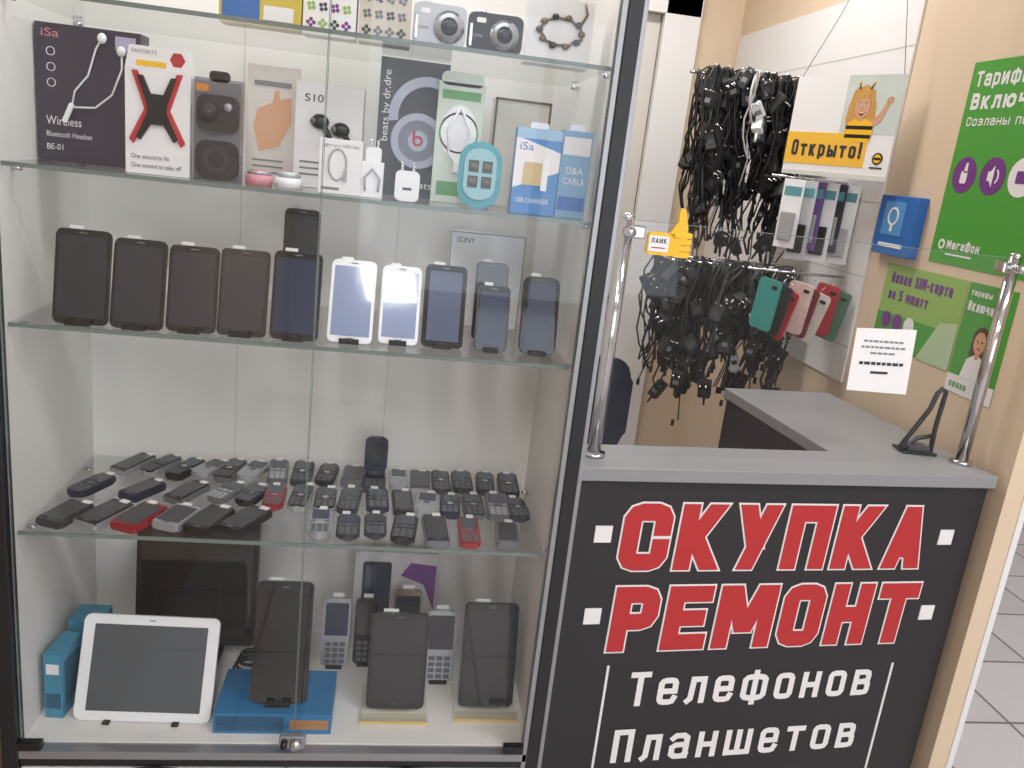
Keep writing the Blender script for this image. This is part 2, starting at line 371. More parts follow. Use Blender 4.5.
# phone security stand on counter
ps = M('phone_stand', (1.160, 1.600, .9832), (0, 0, -.1))
ps.box((0, 0, .003), (.078, .05, .006), BLACK, bev=.002)
ps.tube([(-.038, -.01, .006), (-.040, -.012, .012), (.012, 0, .10), (.022, .004, .135), (.030, .004, .146), (.040, .004, .14), (.038, .002, .12), (.034, 0, .06), (.033, -.005, .006)], .0055, BLACK, 8)
ps.tube([(-.035, -.01, .008), (.005, .01, .028), (.033, 0, .04)], .005, BLACK, 8); ps.box((.0, .0, .012), (.05, .035, .012), DGREY, bev=.003); ps.done()

# ---------------------------------------------------------------- right wall : posters
GRN = mat('poster_green', (72, 152, 54), .55); LGRN = mat('poster_light_green', (142, 180, 90), .55); PUR = mat('poster_purple', (112, 50, 130), .5)
SKIN = mat('printed_skin', (206, 156, 122), .6); HAIR = mat('printed_hair', (196, 148, 76), .6, var=.25, scale=60, stretch=(3, 1, .5)); DHAIR = mat('printed_dark_hair', (72, 48, 36), .6)
RW = (0, 0, -pi/2)
# local x -> -Y world ; local -y -> -X world
p = M('tariff_poster', (1.2795, 1.885, 1.38), RW)
p.b2((0, -.001, 0), (.38, 0, .455), GRN)
gtext(p, 'Тарифы', .02, .400, .180, .034, .0066, -.0016, WT, lower=.8); gtext(p, 'Включайся!', .02, .350, .345, .036, .0084, -.0016, WT, lower=.8)
gtext(p, 'Созданы по твоим', .02, .314, .32, .020, .0034, -.0016, WT, lower=.8)
for k, x in enumerate((.057, .153, .245)):
    p.disc(x, .205, .041, -.0018, -.001, PUR if k < 2 else WT)
p.rr(.057, .20, .022, .028, .005, -.0024, -.0018, WT).prism([(.054, .21), (.066, .21), (.064, .232), (.057, .232)], -.0024, -.0018, WT)
p.prism([(.138, .195), (.146, .195), (.156, .182), (.156, .228), (.146, .215), (.138, .215)], -.0024, -.0018, WT); p.ring(.154, .205, .016, .020, -.0024, -.0018, WT, -50, 50, 8)
p.rr(.245, .205, .034, .026, .004, -.0024, -.0018, PUR)
p.disc(.036, .045, .012, -.0018, -.001, WT).disc(.036, .045, .006, -.0024, -.0018, GRN); gtext(p, 'МегаФон', .056, .036, .115, .020, .0042, -.0016, WT, lower=.8)
p.b2((.056, -.0016, .022), (.15, -.0012, .026), WT); p.done()
p = M('sim_card_poster', (1.2795, 2.045, 1.145), RW); p.b2((0, -.001, 0), (.325, 0, .210), LGRN)
p.b2((0, -.0014, 0), (.325, -.001, .085), GRN)
gtext(p, 'Новая SIM-карта', .03, .163, .25, .028, .0062, -.0018, PUR, lower=.8); gtext(p, 'за 5 минут', .03, .121, .17, .027, .0062, -.0018, PUR, lower=.8)
for k in range(3): p.disc(.045+k*.05, .068, .021, -.002, -.0014, PUR if k < 2 else WT)
p.prism([(.2, 0), (.325, 0), (.325, .11), (.26, .10)], -.0019, -.0014, mat('poster_pale_green', (176, 200, 160), .5)); p.done()
p = M('connection_poster', (1.2795, 1.715, 1.105), RW); p.b2((0, -.001, 0), (.155, 0, .250), GRN)
gtext(p, 'тарифы', .012, .222, .07, .014, .003, -.0016, WT); gtext(p, 'Включайся', .012, .188, .125, .022, .0045, -.0016, WT)
p.b2((0, -.0014, 0), (.155, -.001, .04), WT); gtext(p, 'связь', .012, .012, .06, .016, .003, -.0018, GRN)
p.disc(.08, .132, .026, -.0022, -.0016, DHAIR, rz=.028).prism([(.054, .13), (.052, .092), (.068, .09), (.094, .09), (.108, .092), (.106, .13)], -.0020, -.0015, DHAIR).disc(.08, .124, .019, -.0026, -.0022, SKIN, rz=.025).b2((.073, -.0024, .088), (.087, -.0020, .105), SKIN)
p.prism([(.040, .04), (.120, .04), (.112, .082), (.088, .096), (.080, .086), (.072, .096), (.050, .082)], -.0023, -.0014, WT)
p.disc(.073, .127, .0025, -.003, -.0026, INK).disc(.087, .127, .0025, -.003, -.0026, INK).b2((.075, -.003, .110), (.086, -.0026, .113), RT); p.done()
p = M('wall_dispenser_box', (1.2795, 2.10, 1.375), RW); BLU = mat('box_blue', (38, 102, 176), .4)
p.b2((0, -.028, 0), (.165, 0, .150), BLU, .003).b2((.03, -.030, .05), (.12, -.028, .135), mat('box_lightblue', (80, 142, 196), .4)).ring(.075, .098, .018, .023, -.0315, -.030, WT).box((.075, -.031, .07), (.008, .002, .02), WT).b2((.03, -.0295, .02), (.135, -.028, .03), WT); p.done()
p = M('pegboard_panel', (1.2795, 3.38, 1.0), RW); p.b2((0, -.006, 0), (1.24, 0, 1.07), mat('board_white', (226, 225, 224), .45, var=.02))
for k in range(5): p.b2((0, -.0065, .1+k*.2), (1.24, -.006, .103+k*.2), mat('board_groove', (190, 188, 184), .5))
p.done()
# "open" sign hung on strings
ang = math.atan2(2.05-2.35, 1.22-1.078)
p = M('open_sign', (1.078, 2.35, 1.555), (0, 0, ang)); L = .332
p.b2((0, -.002, 0), (L, 0, .262), PAPER)
p.b2((L*.50, -.0026, .115), (L, -.002, .262), mat('picture_background', (196, 206, 200), .5, var=.15, scale=12))
p.b2((0, -.0032, .030), (L*.78, -.002, .115), mat('sign_yellow', (238, 186, 66), .5)); p.b2((0, -.0028, 0), (L, -.002, .012), mat('pale_strip', (206, 208, 200), .5))
gtext(p, 'Открыто!', .022, .052, .225, .042, .0078, -.0042, INK, lower=.75, gap=.4)
hairp = [(.222+.040*math.cos(a*pi/12)*(1+.10*math.sin(5*a)), .190+.046*math.sin(a*pi/12)*(1+.06*math.cos(4*a))) for a in range(24)]
p.prism(hairp, -.0034, -.0026, HAIR).prism([(.184, .190), (.178, .150), (.186, .120), (.206, .115), (.236, .115), (.262, .122), (.266, .155), (.260, .190)], -.0032, -.0026, HAIR)
p.prism([(.186, .094), (.262, .094), (.268, .120), (.262, .142), (.240, .152), (.208, .152), (.190, .142), (.182, .120)], -.0038, -.0032, YEL).b2((.186, -.0042, .104), (.264, -.0038, .113), BLACK).b2((.185, -.0042, .126), (.266, -.0038, .135), BLACK)
p.b2((.215, -.0040, .146), (.233, -.0036, .160), SKIN)
p.disc(.224, .182, .0225, -.0044, -.0036, SKIN, rz=.029).prism([(.200, .192), (.208, .210), (.224, .216), (.241, .210), (.249, .192), (.236, .204), (.218, .205)], -.0048, -.0044, HAIR)
for ex in (.215, .234): p.disc(ex, .186, .0035, -.0048, -.0044, WT, 10).disc(ex, .186, .0022, -.0051, -.0048, INK, 10).b2((ex-.004, -.0048, .192), (ex+.004, -.0044, .1932), DHAIR)
p.prism([(.223, .184), (.2275, .174), (.2205, .174)], -.0048, -.0044, mat('printed_skin_dark', (190, 134, 104), .6)).prism([(.214, .169), (.235, .169), (.230, .162), (.224, .160), (.219, .162)], -.0048, -.0044, RT).b2((.217, -.0051, .1665), (.232, -.0048, .1685), WT)
p.prism([(.258, .128), (.286, .148), (.302, .192), (.293, .198), (.276, .165), (.252, .145)], -.0036, -.0028, SKIN)
for k in range(4): p.prism([(.291+.004*k, .192), (.295+.004*k, .192), (.296+.005*k, .210-.003*abs(k-1.5)), (.292+.005*k, .210-.003*abs(k-1.5))], -.0036, -.0028, SKIN)
p.tube([(.208, -.004, .226), (.203, -.004, .240)], .0014, BLACK).tube([(.238, -.004, .226), (.245, -.004, .240)], .0014, BLACK).disc(.203, .242, .004, -.004, -.0024, YEL).disc(.245, .242, .004, -.004, -.0024, YEL)
p.disc(.298, .055, .015, -.0036, -.002, BLACK).disc(.298, .055, .011, -.0040, -.0036, YEL).b2((.288, -.0044, .052), (.308, -.0040, .058), BLACK).b2((.28, -.0036, .03), (.316, -.002, .034), INK)
p.tube([(.01, -.001, .26), (.10, -.001, .42), (.16, .0, .56)], .0010, LINK).tube([(L-.01, -.001, .26), (L-.05, 0, .45), (.17, 0, .56)], .0010, LINK).done()

# ---------------------------------------------------------------- hanging cables
CBL = mat('cable_black', (28, 27, 29), .45); CG = mat('cable_grey', (78, 78, 84), .5); CW = mat('cable_white', (196, 194, 192), .45)
hc = M('hanging_charger_cables')
def rail(x0, x1, y, z): hc.cyl((x0, y, z), (x1, y, z), .005, CHROME, 8)
rail(.86, 1.271, 2.66, 1.83); rail(.80, 1.271, 2.56, 1.27)
def rack(x0, x1, y, z, lens, n):
    for i in range(n):
        x = x0+(x1-x0)*(i+.5)/n+random.uniform(-.012, .012); yy = y-random.uniform(0.0, .18)
        if i % 6 == 0: hc.cyl((x, y+.01, z), (x, y-.19, z+.004), .0025, CHROME, 6)
        Lc = random.uniform(*lens); a = random.uniform(.012, .034); ph = random.uniform(-.4, .4)
        q = random.random(); m = CBL if q < .88 else (CG if q < .95 else CW)
        for lp in range(random.choice((2, 3, 3))):
            aa = a*random.uniform(.6, 1.25); LL = Lc*random.uniform(.6, 1.05); wob = random.uniform(0, 6); rr_ = random.uniform(.0026, .0042)
            pts = []
            for k in range(15):
                tt = 2*pi*k/15; zz = z+.006-LL*(1-math.cos(tt))/2
                pts.append((x+aa*math.sin(tt)*(1.0+.3*math.sin(3*tt+wob))+.012*math.sin(zz*30+wob), yy+.018*math.sin(tt+ph)+.008*math.sin(2*tt+wob), zz))
            hc.tube(pts, rr_, m, 5, closed=True)
        for c in range(random.choice((1, 2, 2))):
            zz = z-Lc*random.uniform(.08, 1.0); r = (random.uniform(-.6, .6), random.uniform(-.6, .6), random.uniform(-1, 1))
            hc.at((x+random.uniform(-.02, .02), yy-.012, zz), r)
            mm = MATBLK if m is not CW else WHITE
            hc.box((0, 0, 0), (random.uniform(.030, .046), .030, random.uniform(.045, .075)), mm, bev=.005)
            hc.cyl((-.009, 0, .02), (-.009, -.034, .02), .0026, CHROME, 6).cyl((.009, 0, .02), (.009, -.034, .02), .0026, CHROME, 6)
            hc.cyl((0, 0, -.02), (0, 0, -.058), .005, mm, 8, .003); hc.box((0, -.0155, -.006), (.018, .001, .014), LINK if random.random() < .4 else DGREY); hc.at()
        if random.random() < .5:   # dangling end with connector
            e = z-Lc-random.uniform(.02, .10)
            hc.tube([(x, yy, z-Lc*.8), (x+.01, yy, z-Lc), (x+random.uniform(-.02, .02), yy, e)], .0024, m, 5); hc.box((x, yy, e-.01), (.010, .007, .022), BLACK, bev=.002)
rack(.870, 1.225, 2.66, 1.83, (.24, .60), 56); rack(.805, 1.228, 2.56, 1.27, (.16, .46), 60)
hc.done()
# phone cases on hooks
pc = M('hanging_phone_cases'); pc.cyl((.98, 2.24, 1.285), (1.272, 2.24, 1.285), .004, CHROME, 8)
cols = [mat('case_teal', (60, 150, 142), .4), mat('case_black', (30, 30, 32), .4), mat('case_red', (170, 40, 46), .4), mat('case_pink', (212, 180, 174), .5, var=.3, scale=60), mat('case_maroon', (120, 34, 44), .4), mat('case_floral', (210, 200, 190), .5, var=.25, scale=50), mat('case_red', (170, 40, 46), .4), mat('case_green', (70, 110, 86), .4)]
for i, m in enumerate(cols):
    x = 1.035+i*.029; pc.at((x, 2.19-.012*(i % 2), 1.268-.012*(i % 3)), (.05, .12+.07*(i % 3), -1.0+.12*(i % 2)))
    pc.rr(0, -.075, .070, .145, .010, -.004, .004, m, .0015); pc.rr(.018, -.022, .018, .010, .004, -.0055, -.004, BLACK); pc.tube([(0, 0, -.004), (0, .002, .010), (0, .014, .018)], .0012, CHROME, 5)
pc.at().done()
bp = M('blister_packs'); bp.cyl((1.04, 2.33, 1.545), (1.271, 2.33, 1.545), .004, CHROME, 8)
for i, m in enumerate((WHITE, mat('pack_grey', (190, 190, 196), .4), mat('pack_purple', (110, 84, 140), .4), WHITE, mat('pack_dark', (60, 60, 70), .4), WHITE)):
    bp.at((1.085+i*.032, 2.27-.012*(i % 2), 1.540), (0, 0, -.8)); h = .19+.03*(i % 2)
    bp.b2((-.030, 0, -h), (.030, .004, 0), m, .001).b2((-.02, -.012, -h+.02), (.02, 0, -h+.10), (BLACK if i in (1, 3) else SILVER), .004).b2((-.024, -.001, -.045), (.024, 0, -.02), mat('pack_teal', (90, 150, 160), .5)).tube([(0, 0, -.006), (0, .03, .003), (0, .06, .006)], .0015, CHROME, 5)
bp.at().done()

# ---------------------------------------------------------------- office chair behind counter
oc = M('office_chair', (.70, 2.35, 0), (0, 0, .35)); CH = mat('chair_fabric', (38, 46, 72), .8, var=.2, scale=200)
oc.box((0, 0, .47), (.46, .44, .07), CH, bev=.03).rr(0, .74, .42, .34, .08, .22, .27, CH, .015)
oc.tube([(0, .16, .44), (0, .27, .46), (0, .29, .58), (0, .27, .70)], .016, BLACK, 8).cyl((0, 0, .12), (0, 0, .44), .025, CHROME)
for k in range(5):
    a = 2*pi*k/5; oc.cyl((0, 0, .12), (.27*math.cos(a), .27*math.sin(a), .075), .02, BLACK, 10, .014).cyl((.27*math.cos(a)-.012, .27*math.sin(a), .028), (.27*math.cos(a)+.012, .27*math.sin(a), .028), .028, BLACK, 14).cyl((.27*math.cos(a), .27*math.sin(a), .03), (.27*math.cos(a), .27*math.sin(a), .078), .008, BLACK, 8)
oc.done()

# ================================================================ SHELF ITEMS
def pkg(name, x, y, z, w, h, d, m, rz=0):
    o = M(name, (x, y, z+.0004), (0, 0, rz)); o.b2((-w/2, 0, 0), (w/2, d, h), m, .0008); return o
FY = -.0008
# shelf 1 (z 1.655)
z = 1.655
o = pkg('gadget_box', -.231, 1.40, z, .119, .072, .05, mat('box_yellow', (206, 182, 70), .5)); o.b2((-.055, FY, .004), (.0, 0, .066), BLU).b2((.006, FY, .01), (.05, 0, .03), PAPER); o.done()
for (bx, bm_, cc) in ((-.129, PAPER, (PUR, LGRN, DGREY)), (-.044, mat('box_cream', (204, 196, 182), .5), (DGREY, GREYP, GREYP))):
    o = pkg('patterned_box', bx, 1.42, z, .081, .085, .05, bm_)
    for i in range(4):
        for j in range(3):
            cx = -.028+i*.018; cz = .018+j*.024
            for q in range(4): o.disc(cx+.0045*math.cos(q*pi/2+j), cz+.0045*math.sin(q*pi/2+j), .0032, FY, 0, cc[(i+j) % 3], 6)
    o.done()
def camera(x, y, w, h, m, rz=0):
    o = M('compact_camera', (x, y, 1.6554), (0, 0, rz)); o.rr(0, h/2, w, h, .010, 0, .020, m, .002)
    o.cyl((.014, 0, h*.46), (.014, -.006, h*.46), h*.40, CHROME, 28).cyl((.014, -.006, h*.46), (.014, -.012, h*.46), h*.32, SILVER, 28).cyl((.014, -.0121, h*.46), (.014, -.013, h*.46), h*.22, SCREEN, 28).cyl((.014, -.013, h*.46), (.014, -.0135, h*.46), h*.10, NAVY, 20)
    o.rr(-.022, h*.80, .014, .007, .002, -.001, 0, PAPER).ltext('DIGITAL', -w/2+.006, h*.36, .018, .004, -.001, INK if m is SILVER else KEYW).cyl((-.02, .01, h), (-.02, .01, h+.004), .005, CHROME).b2((-w/2+.003, -.0015, .006), (-w/2+.008, 0, h*.7), CHROME, .001); o.done()
camera(.039, 1.345, .080, .058, SILVER); camera(.123, 1.345, .084, .055, BLACK, -.05)
o = pkg('bracelet_box', .231, 1.40, z, .104, .10, .05, PAPER)
BRZ = mat('bronze', (110, 94, 72), .35, .7)
o.tube([(.034*math.cos(a*pi/8)+.005*math.sin(3*a), -.004, .05+.020*math.sin(a*pi/8)) for a in range(16)], .0022, BRZ, 6, True)
for a in range(10): o.ell((.034*math.cos(a*pi/5), -.005, .05+.022*math.sin(a*pi/5)), (.006, .003, .005), DGREY if a % 2 else BRZ, 8)
o.tube([(.03, -.004, .06), (.04, -.004, .08), (.035, -.004, .095)], .002, BRZ); o.done()
# shelf 2 (z 1.42)
z = 1.42
o = pkg('wireless_earphones_box', -.494, 1.45, z, .155, .206, .045, mat('box_slate', (58, 52, 66), .4, var=.1, scale=8))
o.ltext('iSa', -.068, .186, .026, .012, FY, mat('logo_pink', (206, 120, 140), .5)); o.b2((.04, FY, .178), (.07, 0, .198), mat('box_lav', (176, 168, 196), .5))
o.ltext('Wireless', -.064, .056, .052, .013, FY, WT); o.ltext('Bluetooth Headset', -.064, .038, .068, .008, FY, WT); o.ltext('BE-01', -.064, .018, .024, .009, FY, WT)
for a in (.165, .142, .119): o.ring(-.055, a, .0055, .0065, FY, 0, WT, seg=16)
o.tube([(-.025, -.003, .085), (-.02, -.003, .11), (.0, -.003, .135), (.012, -.003, .175), (.02, -.003, .19)], .0016, WHITE); o.tube([(-.025, -.003, .085), (.01, -.003, .088), (.035, -.003, .11), (.05, -.003, .15), (.05, -.003, .172)], .0016, WHITE)
o.ell((.022, -.005, .192), (.007, .005, .008), WHITE).ell((.05, -.005, .176), (.007, .005, .008), WHITE).box((-.03, -.004, .076), (.008, .006, .032), WHITE, r=(0, .4, 0), bev=.002); o.done()
o = pkg('car_phone_holder_box', -.367, 1.36, z, .093, .150, .035, PAPER)
o.prism([(-.0465, .15), (.0465, .15), (.040, .183), (-.040, .183)], 0, .035, PAPER)
o.disc(.028, .168, .011, FY, 0, RT, 6); o.b2((-.03, FY, .155), (.012, 0, .163), YEL); o.ltext('FAVORITE', -.036, .172, .035, .006, FY, LINK)
for sx in (-1, 1):
    o.prism([(sx*.036, .148), (sx*.028, .148), (sx*.006, .095), (sx*.034, .044), (sx*.040, .050), (sx*.018, .095)], -.004, 0, RT)
    o.prism([(sx*.028, .142), (sx*.020, .142), (sx*.002, .10), (sx*.002, .085), (sx*.024, .05), (sx*.030, .054), (sx*.012, .094)], -.0055, 0, BLACK)
o.rr(0, .095, .028, .044, .006, -.007, 0, BLACK); o.ltext('One second to fix', -.038, .022, .055, .007, FY, INK).ltext('One second to take off', -.038, .009, .072, .007, FY, INK); o.done()
CLR = glassmat('clear_plastic', (.9, .9, .92), 1.4)
o = pkg('camera_gadget_pack', -.281, 1.37, z, .073, .150, .004, mat('pack_clear_grey', (140, 140, 142), .3)); o.b2((-.036, -.022, 0), (.036, -.0005, .145), CLR)
o.rr(0, .153, .030, .016, .006, 0, .004, BLACK); o.box((-.020, -.0205, .135), (.018, .001, .010), mat('tag_orange', (220, 140, 50), .5))
o.rr(0, .100, .060, .052, .012, -.014, -.001, MATBLK, .002).cyl((-.013, -.014, .10), (-.013, -.018, .10), .014, BLACK, 24).cyl((-.013, -.018, .10), (-.013, -.019, .10), .009, SCREEN, 24).cyl((.016, -.014, .11), (.016, -.017, .11), .006, SILVER, 16).rr(0, .032, .062, .056, .016, -.014, -.001, MATBLK, .002).ring(0, .032, .012, .02, -.016, -.014, DGREY); o.done()
o = pkg('cable_pack', -.222, 1.50, z, .082, .188, .03, mat('pack_white', (214, 208, 202), .5)); o.prism([(-.03, .09), (-.024, .118), (.0, .13), (.004, .15), (.010, .15), (.012, .135), (.03, .14), (.032, .10), (.012, .06), (-.02, .05)], FY, 0, mat('print_peach', (214, 164, 130), .6)); o.b2((-.03, FY, .155), (.03, 0, .163), LINK)
for k in range(3): o.b2((-.03, FY, .014+k*.010), (.02, 0, .017+k*.010), LINK)
o.done()
o = pkg('earbuds_box', -.126, 1.47, z, .110, .168, .05, PAPER); o.ltext('S10', -.040, .138, .030, .012, FY, INK)
for x0, zz in ((-.014, .088), (.020, .078)):
    o.ell((x0, -.006, zz+.02), (.015, .008, .012), BLACK).tube([(x0+.004, -.005, zz+.018), (x0+.014, -.005, zz), (x0+.022, -.005, zz-.024)], .0052, BLACK, 8)
    o.ell((x0-.01, -.008, zz+.02), (.006, .006, .006), GREYP)
for k in range(3): o.b2((-.045, FY, .04-k*.010), (.02, 0, .043-k*.010), LINK)
o.done()
o = pkg('charging_cable_box', -.096, 1.36, z, .066, .083, .022, WHITE)
o.tube([(-.004+.014*math.cos(a*pi/6), -.002, .045+.024*math.sin(a*pi/6)) for a in range(12)], .0014, KEYW, 6, True).box((.008, -.002, .028), (.006, .003, .016), KEYW); o.ltext('Lightning to USB Cable', -.028, .070, .056, .006, FY, LINK); o.b2((-.028, FY, .006), (.0, 0, .010), LINK); o.done()
o = pkg('charger_kit', -.046, 1.36, z, .034, .055, .02, WHITE); o.rr(.0, .065, .024, .024, .005, .002, .02, WHITE, .002).cyl((-.005, .01, .075), (-.005, .01, .088), .002, CHROME, 8).cyl((.006, .01, .075), (.006, .01, .088), .002, CHROME, 8).tube([(-.01, -.002, .01), (-.012, -.003, .03), (.0, -.003, .045), (.012, -.003, .03), (.01, -.002, .01)], .002, KEYW); o.done()
o = pkg('headphones_box', .010, 1.50, z, .116, .225, .05, mat('box_black', (40, 38, 42), .4)); o.b2((-.058, FY, 0), (-.030, 0, .225), mat('box_darkgrey', (58, 56, 60), .5))
o.ltext('beats by dr.dre', -.036, .09, .115, .016, FY-.0002, WT, rot=1)
SL = mat('headphone_silver', (160, 164, 178), .35, .3); o.ring(.012, .095, .034, .046, -.006, 0, SL, seg=28).disc(.012, .095, .034, -.004, 0, mat('headphone_pad', (120, 124, 138), .4)).disc(.012, .095, .017, -.007, -.004, SL).ring(.012, .095, .005, .009, -.0085, -.007, RT, seg=14).box((.005, -.0078, .104), (.004, .0015, .018), RT)
o.ring(.026, .135, .050, .066, -.005, 0, SL, 70, 190, 20); o.ltext('beats', .0, .016, .042, .012, FY, WT); o.done()
o = M('usb_power_adapter', (.009, 1.345, z+.0004)); o.rr(0, .024, .038, .046, .008, 0, .03, WHITE, .002).cyl((-.009, .015, .046), (-.009, .015, .060), .0024, CHROME, 8).cyl((.009, .015, .046), (.009, .015, .060), .0024, CHROME, 8).b2((-.007, -.0006, .018), (.007, 0, .022), DGREY).done()
LG = mat('pack_palegreen', (202, 214, 200), .45); GR2 = mat('print_green', (92, 154, 88), .5)
o = pkg('earphone_blister', .088, 1.45, z, .077, .195, .012, LG); o.rr(0, .200, .07, .022, .01, 0, .003, LG).disc(0, .115, .030, FY, 0, WHITE, rz=.045).ring(0, .115, .030, .033, FY, 0, GR2).b2((-.032, FY, .168), (.032, 0, .182), GR2)
o.tube([(.0, -.004, .155), (-.018, -.004, .12), (-.014, -.004, .08), (.0, -.004, .065), (.016, -.004, .08), (.018, -.004, .12), (.002, -.004, .155)], .002, WHITE).box((0, -.004, .06), (.01, .005, .02), WHITE, bev=.002).b2((-.03, FY, .012), (.03, 0, .035), GR2); o.done()
TL = mat('teal_plastic', (66, 150, 164), .35)
o = M('memory_card_pack', (.123, 1.372, z+.0004)); o.rr(0, .052, .069, .104, .030, 0, .008, TL, .002).rr(0, .054, .052, .080, .022, -.004, 0, mat('clear_teal', (140, 186, 192), .3), .001)
for a, b in ((-.011, .042), (.011, .066), (.011, .042), (-.011, .066)): o.b2((a-.008, -.0055, b-.009), (a+.008, -.004, b+.009), DGREY).b2((a-.005, -.006, b-.002), (a+.005, -.0055, b+.005), BRZ)
o.done()
BL2 = mat('box_midblue', (66, 128, 190), .4)
o = pkg('phone_accessory_box', .212, 1.36, z, .073, .134, .028, BL2); o.prism([(-.0365, .04), (.0365, .07), (.0365, .10), (-.0365, .12)], FY, 0, WT); o.b2((-.0365, FY-.0002, .118), (.0365, 0, .134), mat('box_sky', (150, 186, 214), .5)).ltext('iSa', -.03, .100, .022, .012, -.0012, BLU)
o.rr(-.006, .064, .030, .036, .004, -.002, 0, mat('print_sand', (196, 176, 130), .5)).box((.014, -.0015, .064), (.010, .002, .05), WHITE).ltext('USB CHARGER', -.03, .018, .055, .008, FY, WT).rr(0, .138, .03, .012, .005, .012, .014, WHITE); o.done()
o = pkg('data_cable_box', .276, 1.37, z, .050, .138, .03, mat('box_lightsky', (120, 166, 200), .45)); o.ltext('D&A', -.014, .070, .028, .011, FY, WT).ltext('CABLE', -.018, .054, .036, .010, FY, WT).b2((-.022, FY, .012), (.022, 0, .034), BLU).b2((-.022, FY, .10), (.022, 0, .128), WT).rr(0, .142, .025, .012, .005, .012, .014, WHITE).done()
o = pkg('cream_gift_box', .202, 1.52, z, .100, .185, .05, mat('box_ivory', (214, 208, 198), .5)); BR = mat('box_brown', (96, 72, 56), .5)
o.b2((-.05, FY, 0), (-.046, 0, .185), BR).b2((.046, FY, 0), (.05, 0, .185), BR).b2((-.05, FY, .181), (.05, 0, .185), BR); o.done()
PK = mat('pink_plastic', (206, 140, 150), .35)
for i, (x, m) in enumerate(((-.222, PK), (-.176, WHITE))):
    o = M('compact_speaker', (x, 1.385, z+.0004), (0, 0, .2*i)); o.cyl((0, 0, 0), (0, 0, .016), .021, m, 28).cyl((0, 0, .016), (0, 0, .022), .018, SILVER, 28).cyl((0, 0, .022), (0, 0, .024), .012, m, 24).done()

# ---- smartphones (shelf z 1.182)
def phone(x, y, w, h, body, scr, lean=.22, home=True, rz=0, zz=1.182, name='smartphone', r=.009, stand=True, label=True, bez=.005, top=.011, easel=False):
    o = M(name, (x, y, zz+.002), (0, 0, rz))
    o.at((0, 0, 0), (-lean, 0, 0))
    o.rr(0, h/2, w, h, r, 0, .009, body, .002)
    o.rr(0, h/2, w-.003, h-.003, max(r-.002, .002), -.0004, 0, body if body in (WHITE, SILVER) else SCREEN)
    o.rr(0, h/2, w-2*bez, h-2*top, .0015, -.0009, 0, scr)
    o.rr(0, h-top*.5, .012, .0018, .0008, -.0011, 0, GREYP)
    if home: o.rr(0, top*.5, .014, .005, .002, -.0011, 0, GREYP if body in (WHITE, SILVER) else DGREY)
    o.b2((w/2-.0005, .003, h*.62), (w/2+.0008, .006, h*.72), GREYP)
    if label: o.b2((-w*.30, .0092, h-.006), (-w*.04, .0098, h+.006), LABEL)
    o.at()
    if stand:
        o.prism([(-w*.22, 0), (w*.22, 0), (w*.22, .004), (-w*.22, .004)], -.012, .05, BLACK)
        o.b2((-w*.22, -.012, .004), (w*.22, -.009, .009), BLACK); o.tube([(0, .045, .004), (0, .012+math.sin(lean)*h*.5, h*.5*math.cos(lean))], .003, BLACK, 6)
    if easel:
        yb = math.sin(lean)*h; o.tube([(-.06, yb+.03, .001), (-.06, yb*.6+.012, h*.6*math.cos(lean)), (.06, yb*.6+.012, h*.6*math.cos(lean)), (.06, yb+.03, .001)], .003, BLACK).b2((-.066, -.01, -.0014), (-.054, yb+.035, .002), BLACK).b2((.054, -.01, -.0014), (.066, yb+.035, .002), BLACK)
    return o.done()
phone(-.476, 1.335, .080, .146, BLACK, SCREENG, .20); phone(-.393, 1.333, .078, .140, BLACK, SCREENG, .24)
phone(-.313, 1.340, .075, .136, BLACK, SCREENG, .21, home=False); phone(-.236, 1.342, .075, .138, BLACK, SCREENG, .23, r=.007)
phone(-.154, 1.343, .076, .142, BLACK, SCREENB); phone(-.066, 1.355, .073, .138, WHITE, SCREENREFL, .33)
phone(.013, 1.372, .066, .133, WHITE, SCREENREFL, .33); phone(.087, 1.374, .071, .140, BLACK, mat('phone_glass_steel', (84, 94, 120), .10, coat=1), .28, bez=.008)
phone(.170, 1.374, .056, .112, BLACK, SCREENB); phone(.252, 1.378, .064, .134, MATBLK, SCREENB, r=.014, bez=.008)
phone(-.170, 1.52, .062, .195, MATBLK, SCREENG, lean=.15); phone(.173, 1.46, .058, .140, BLACK, SCREEN, lean=.15)
o = pkg('phone_retail_box', .172, 1.59, 1.182, .143, .180, .045, mat('retail_box_white', (235, 235, 240), .4)); o.ltext('SONY', -.060, .160, .034, .010, FY, INK).b2((-.0715, FY, .0), (-.0700, 0, .18), LINK).b2((.0700, FY, .0), (.0715, 0, .18), LINK).b2((-.0715, FY, .1785), (.0715, 0, .18), LINK); o.done()
# ---- tablets & bottom shelf (z .443)
zb = .443
phone(-.395, 1.362, .240, .188, WHITE, mat('tablet_grey', (74, 82, 88), .10, coat=.6), lean=.38, home=False, zz=zb, name='tablet', r=.012, bez=.020, top=.017, stand=False, label=False, easel=True, rz=-.03)
TEAL = mat('box_teal', (66, 136, 164), .45); TLD = mat('box_tealdark', (44, 92, 120), .5)
o = pkg('tablet_box', -.548, 1.372, zb, .032, .130, .075, TEAL, -.1); o.b2((-.013, FY, .02), (.013, 0, .05), TLD).b2((-.011, FY, .09), (.011, 0, .11), WT).b2((.0161, .01, .02), (.0165, .065, .11), TLD); o.done()
o = pkg('tablet_box', -.528, 1.475, zb, .06, .135, .06, TEAL); o.b2((-.025, FY, .03), (.025, 0, .09), TLD); o.done()
o = pkg('flat_tablet_box', -.160, 1.335, zb, .210, .042, .135, mat('box_cyan', (40, 116, 166), .4)); o.b2((-.10, FY, .006), (.02, 0, .036), mat('box_cyandark', (28, 84, 120), .5)).b2((.03, FY, .010), (.1, 0, .030), mat('print_orange', (170, 124, 84), .5)); o.done()
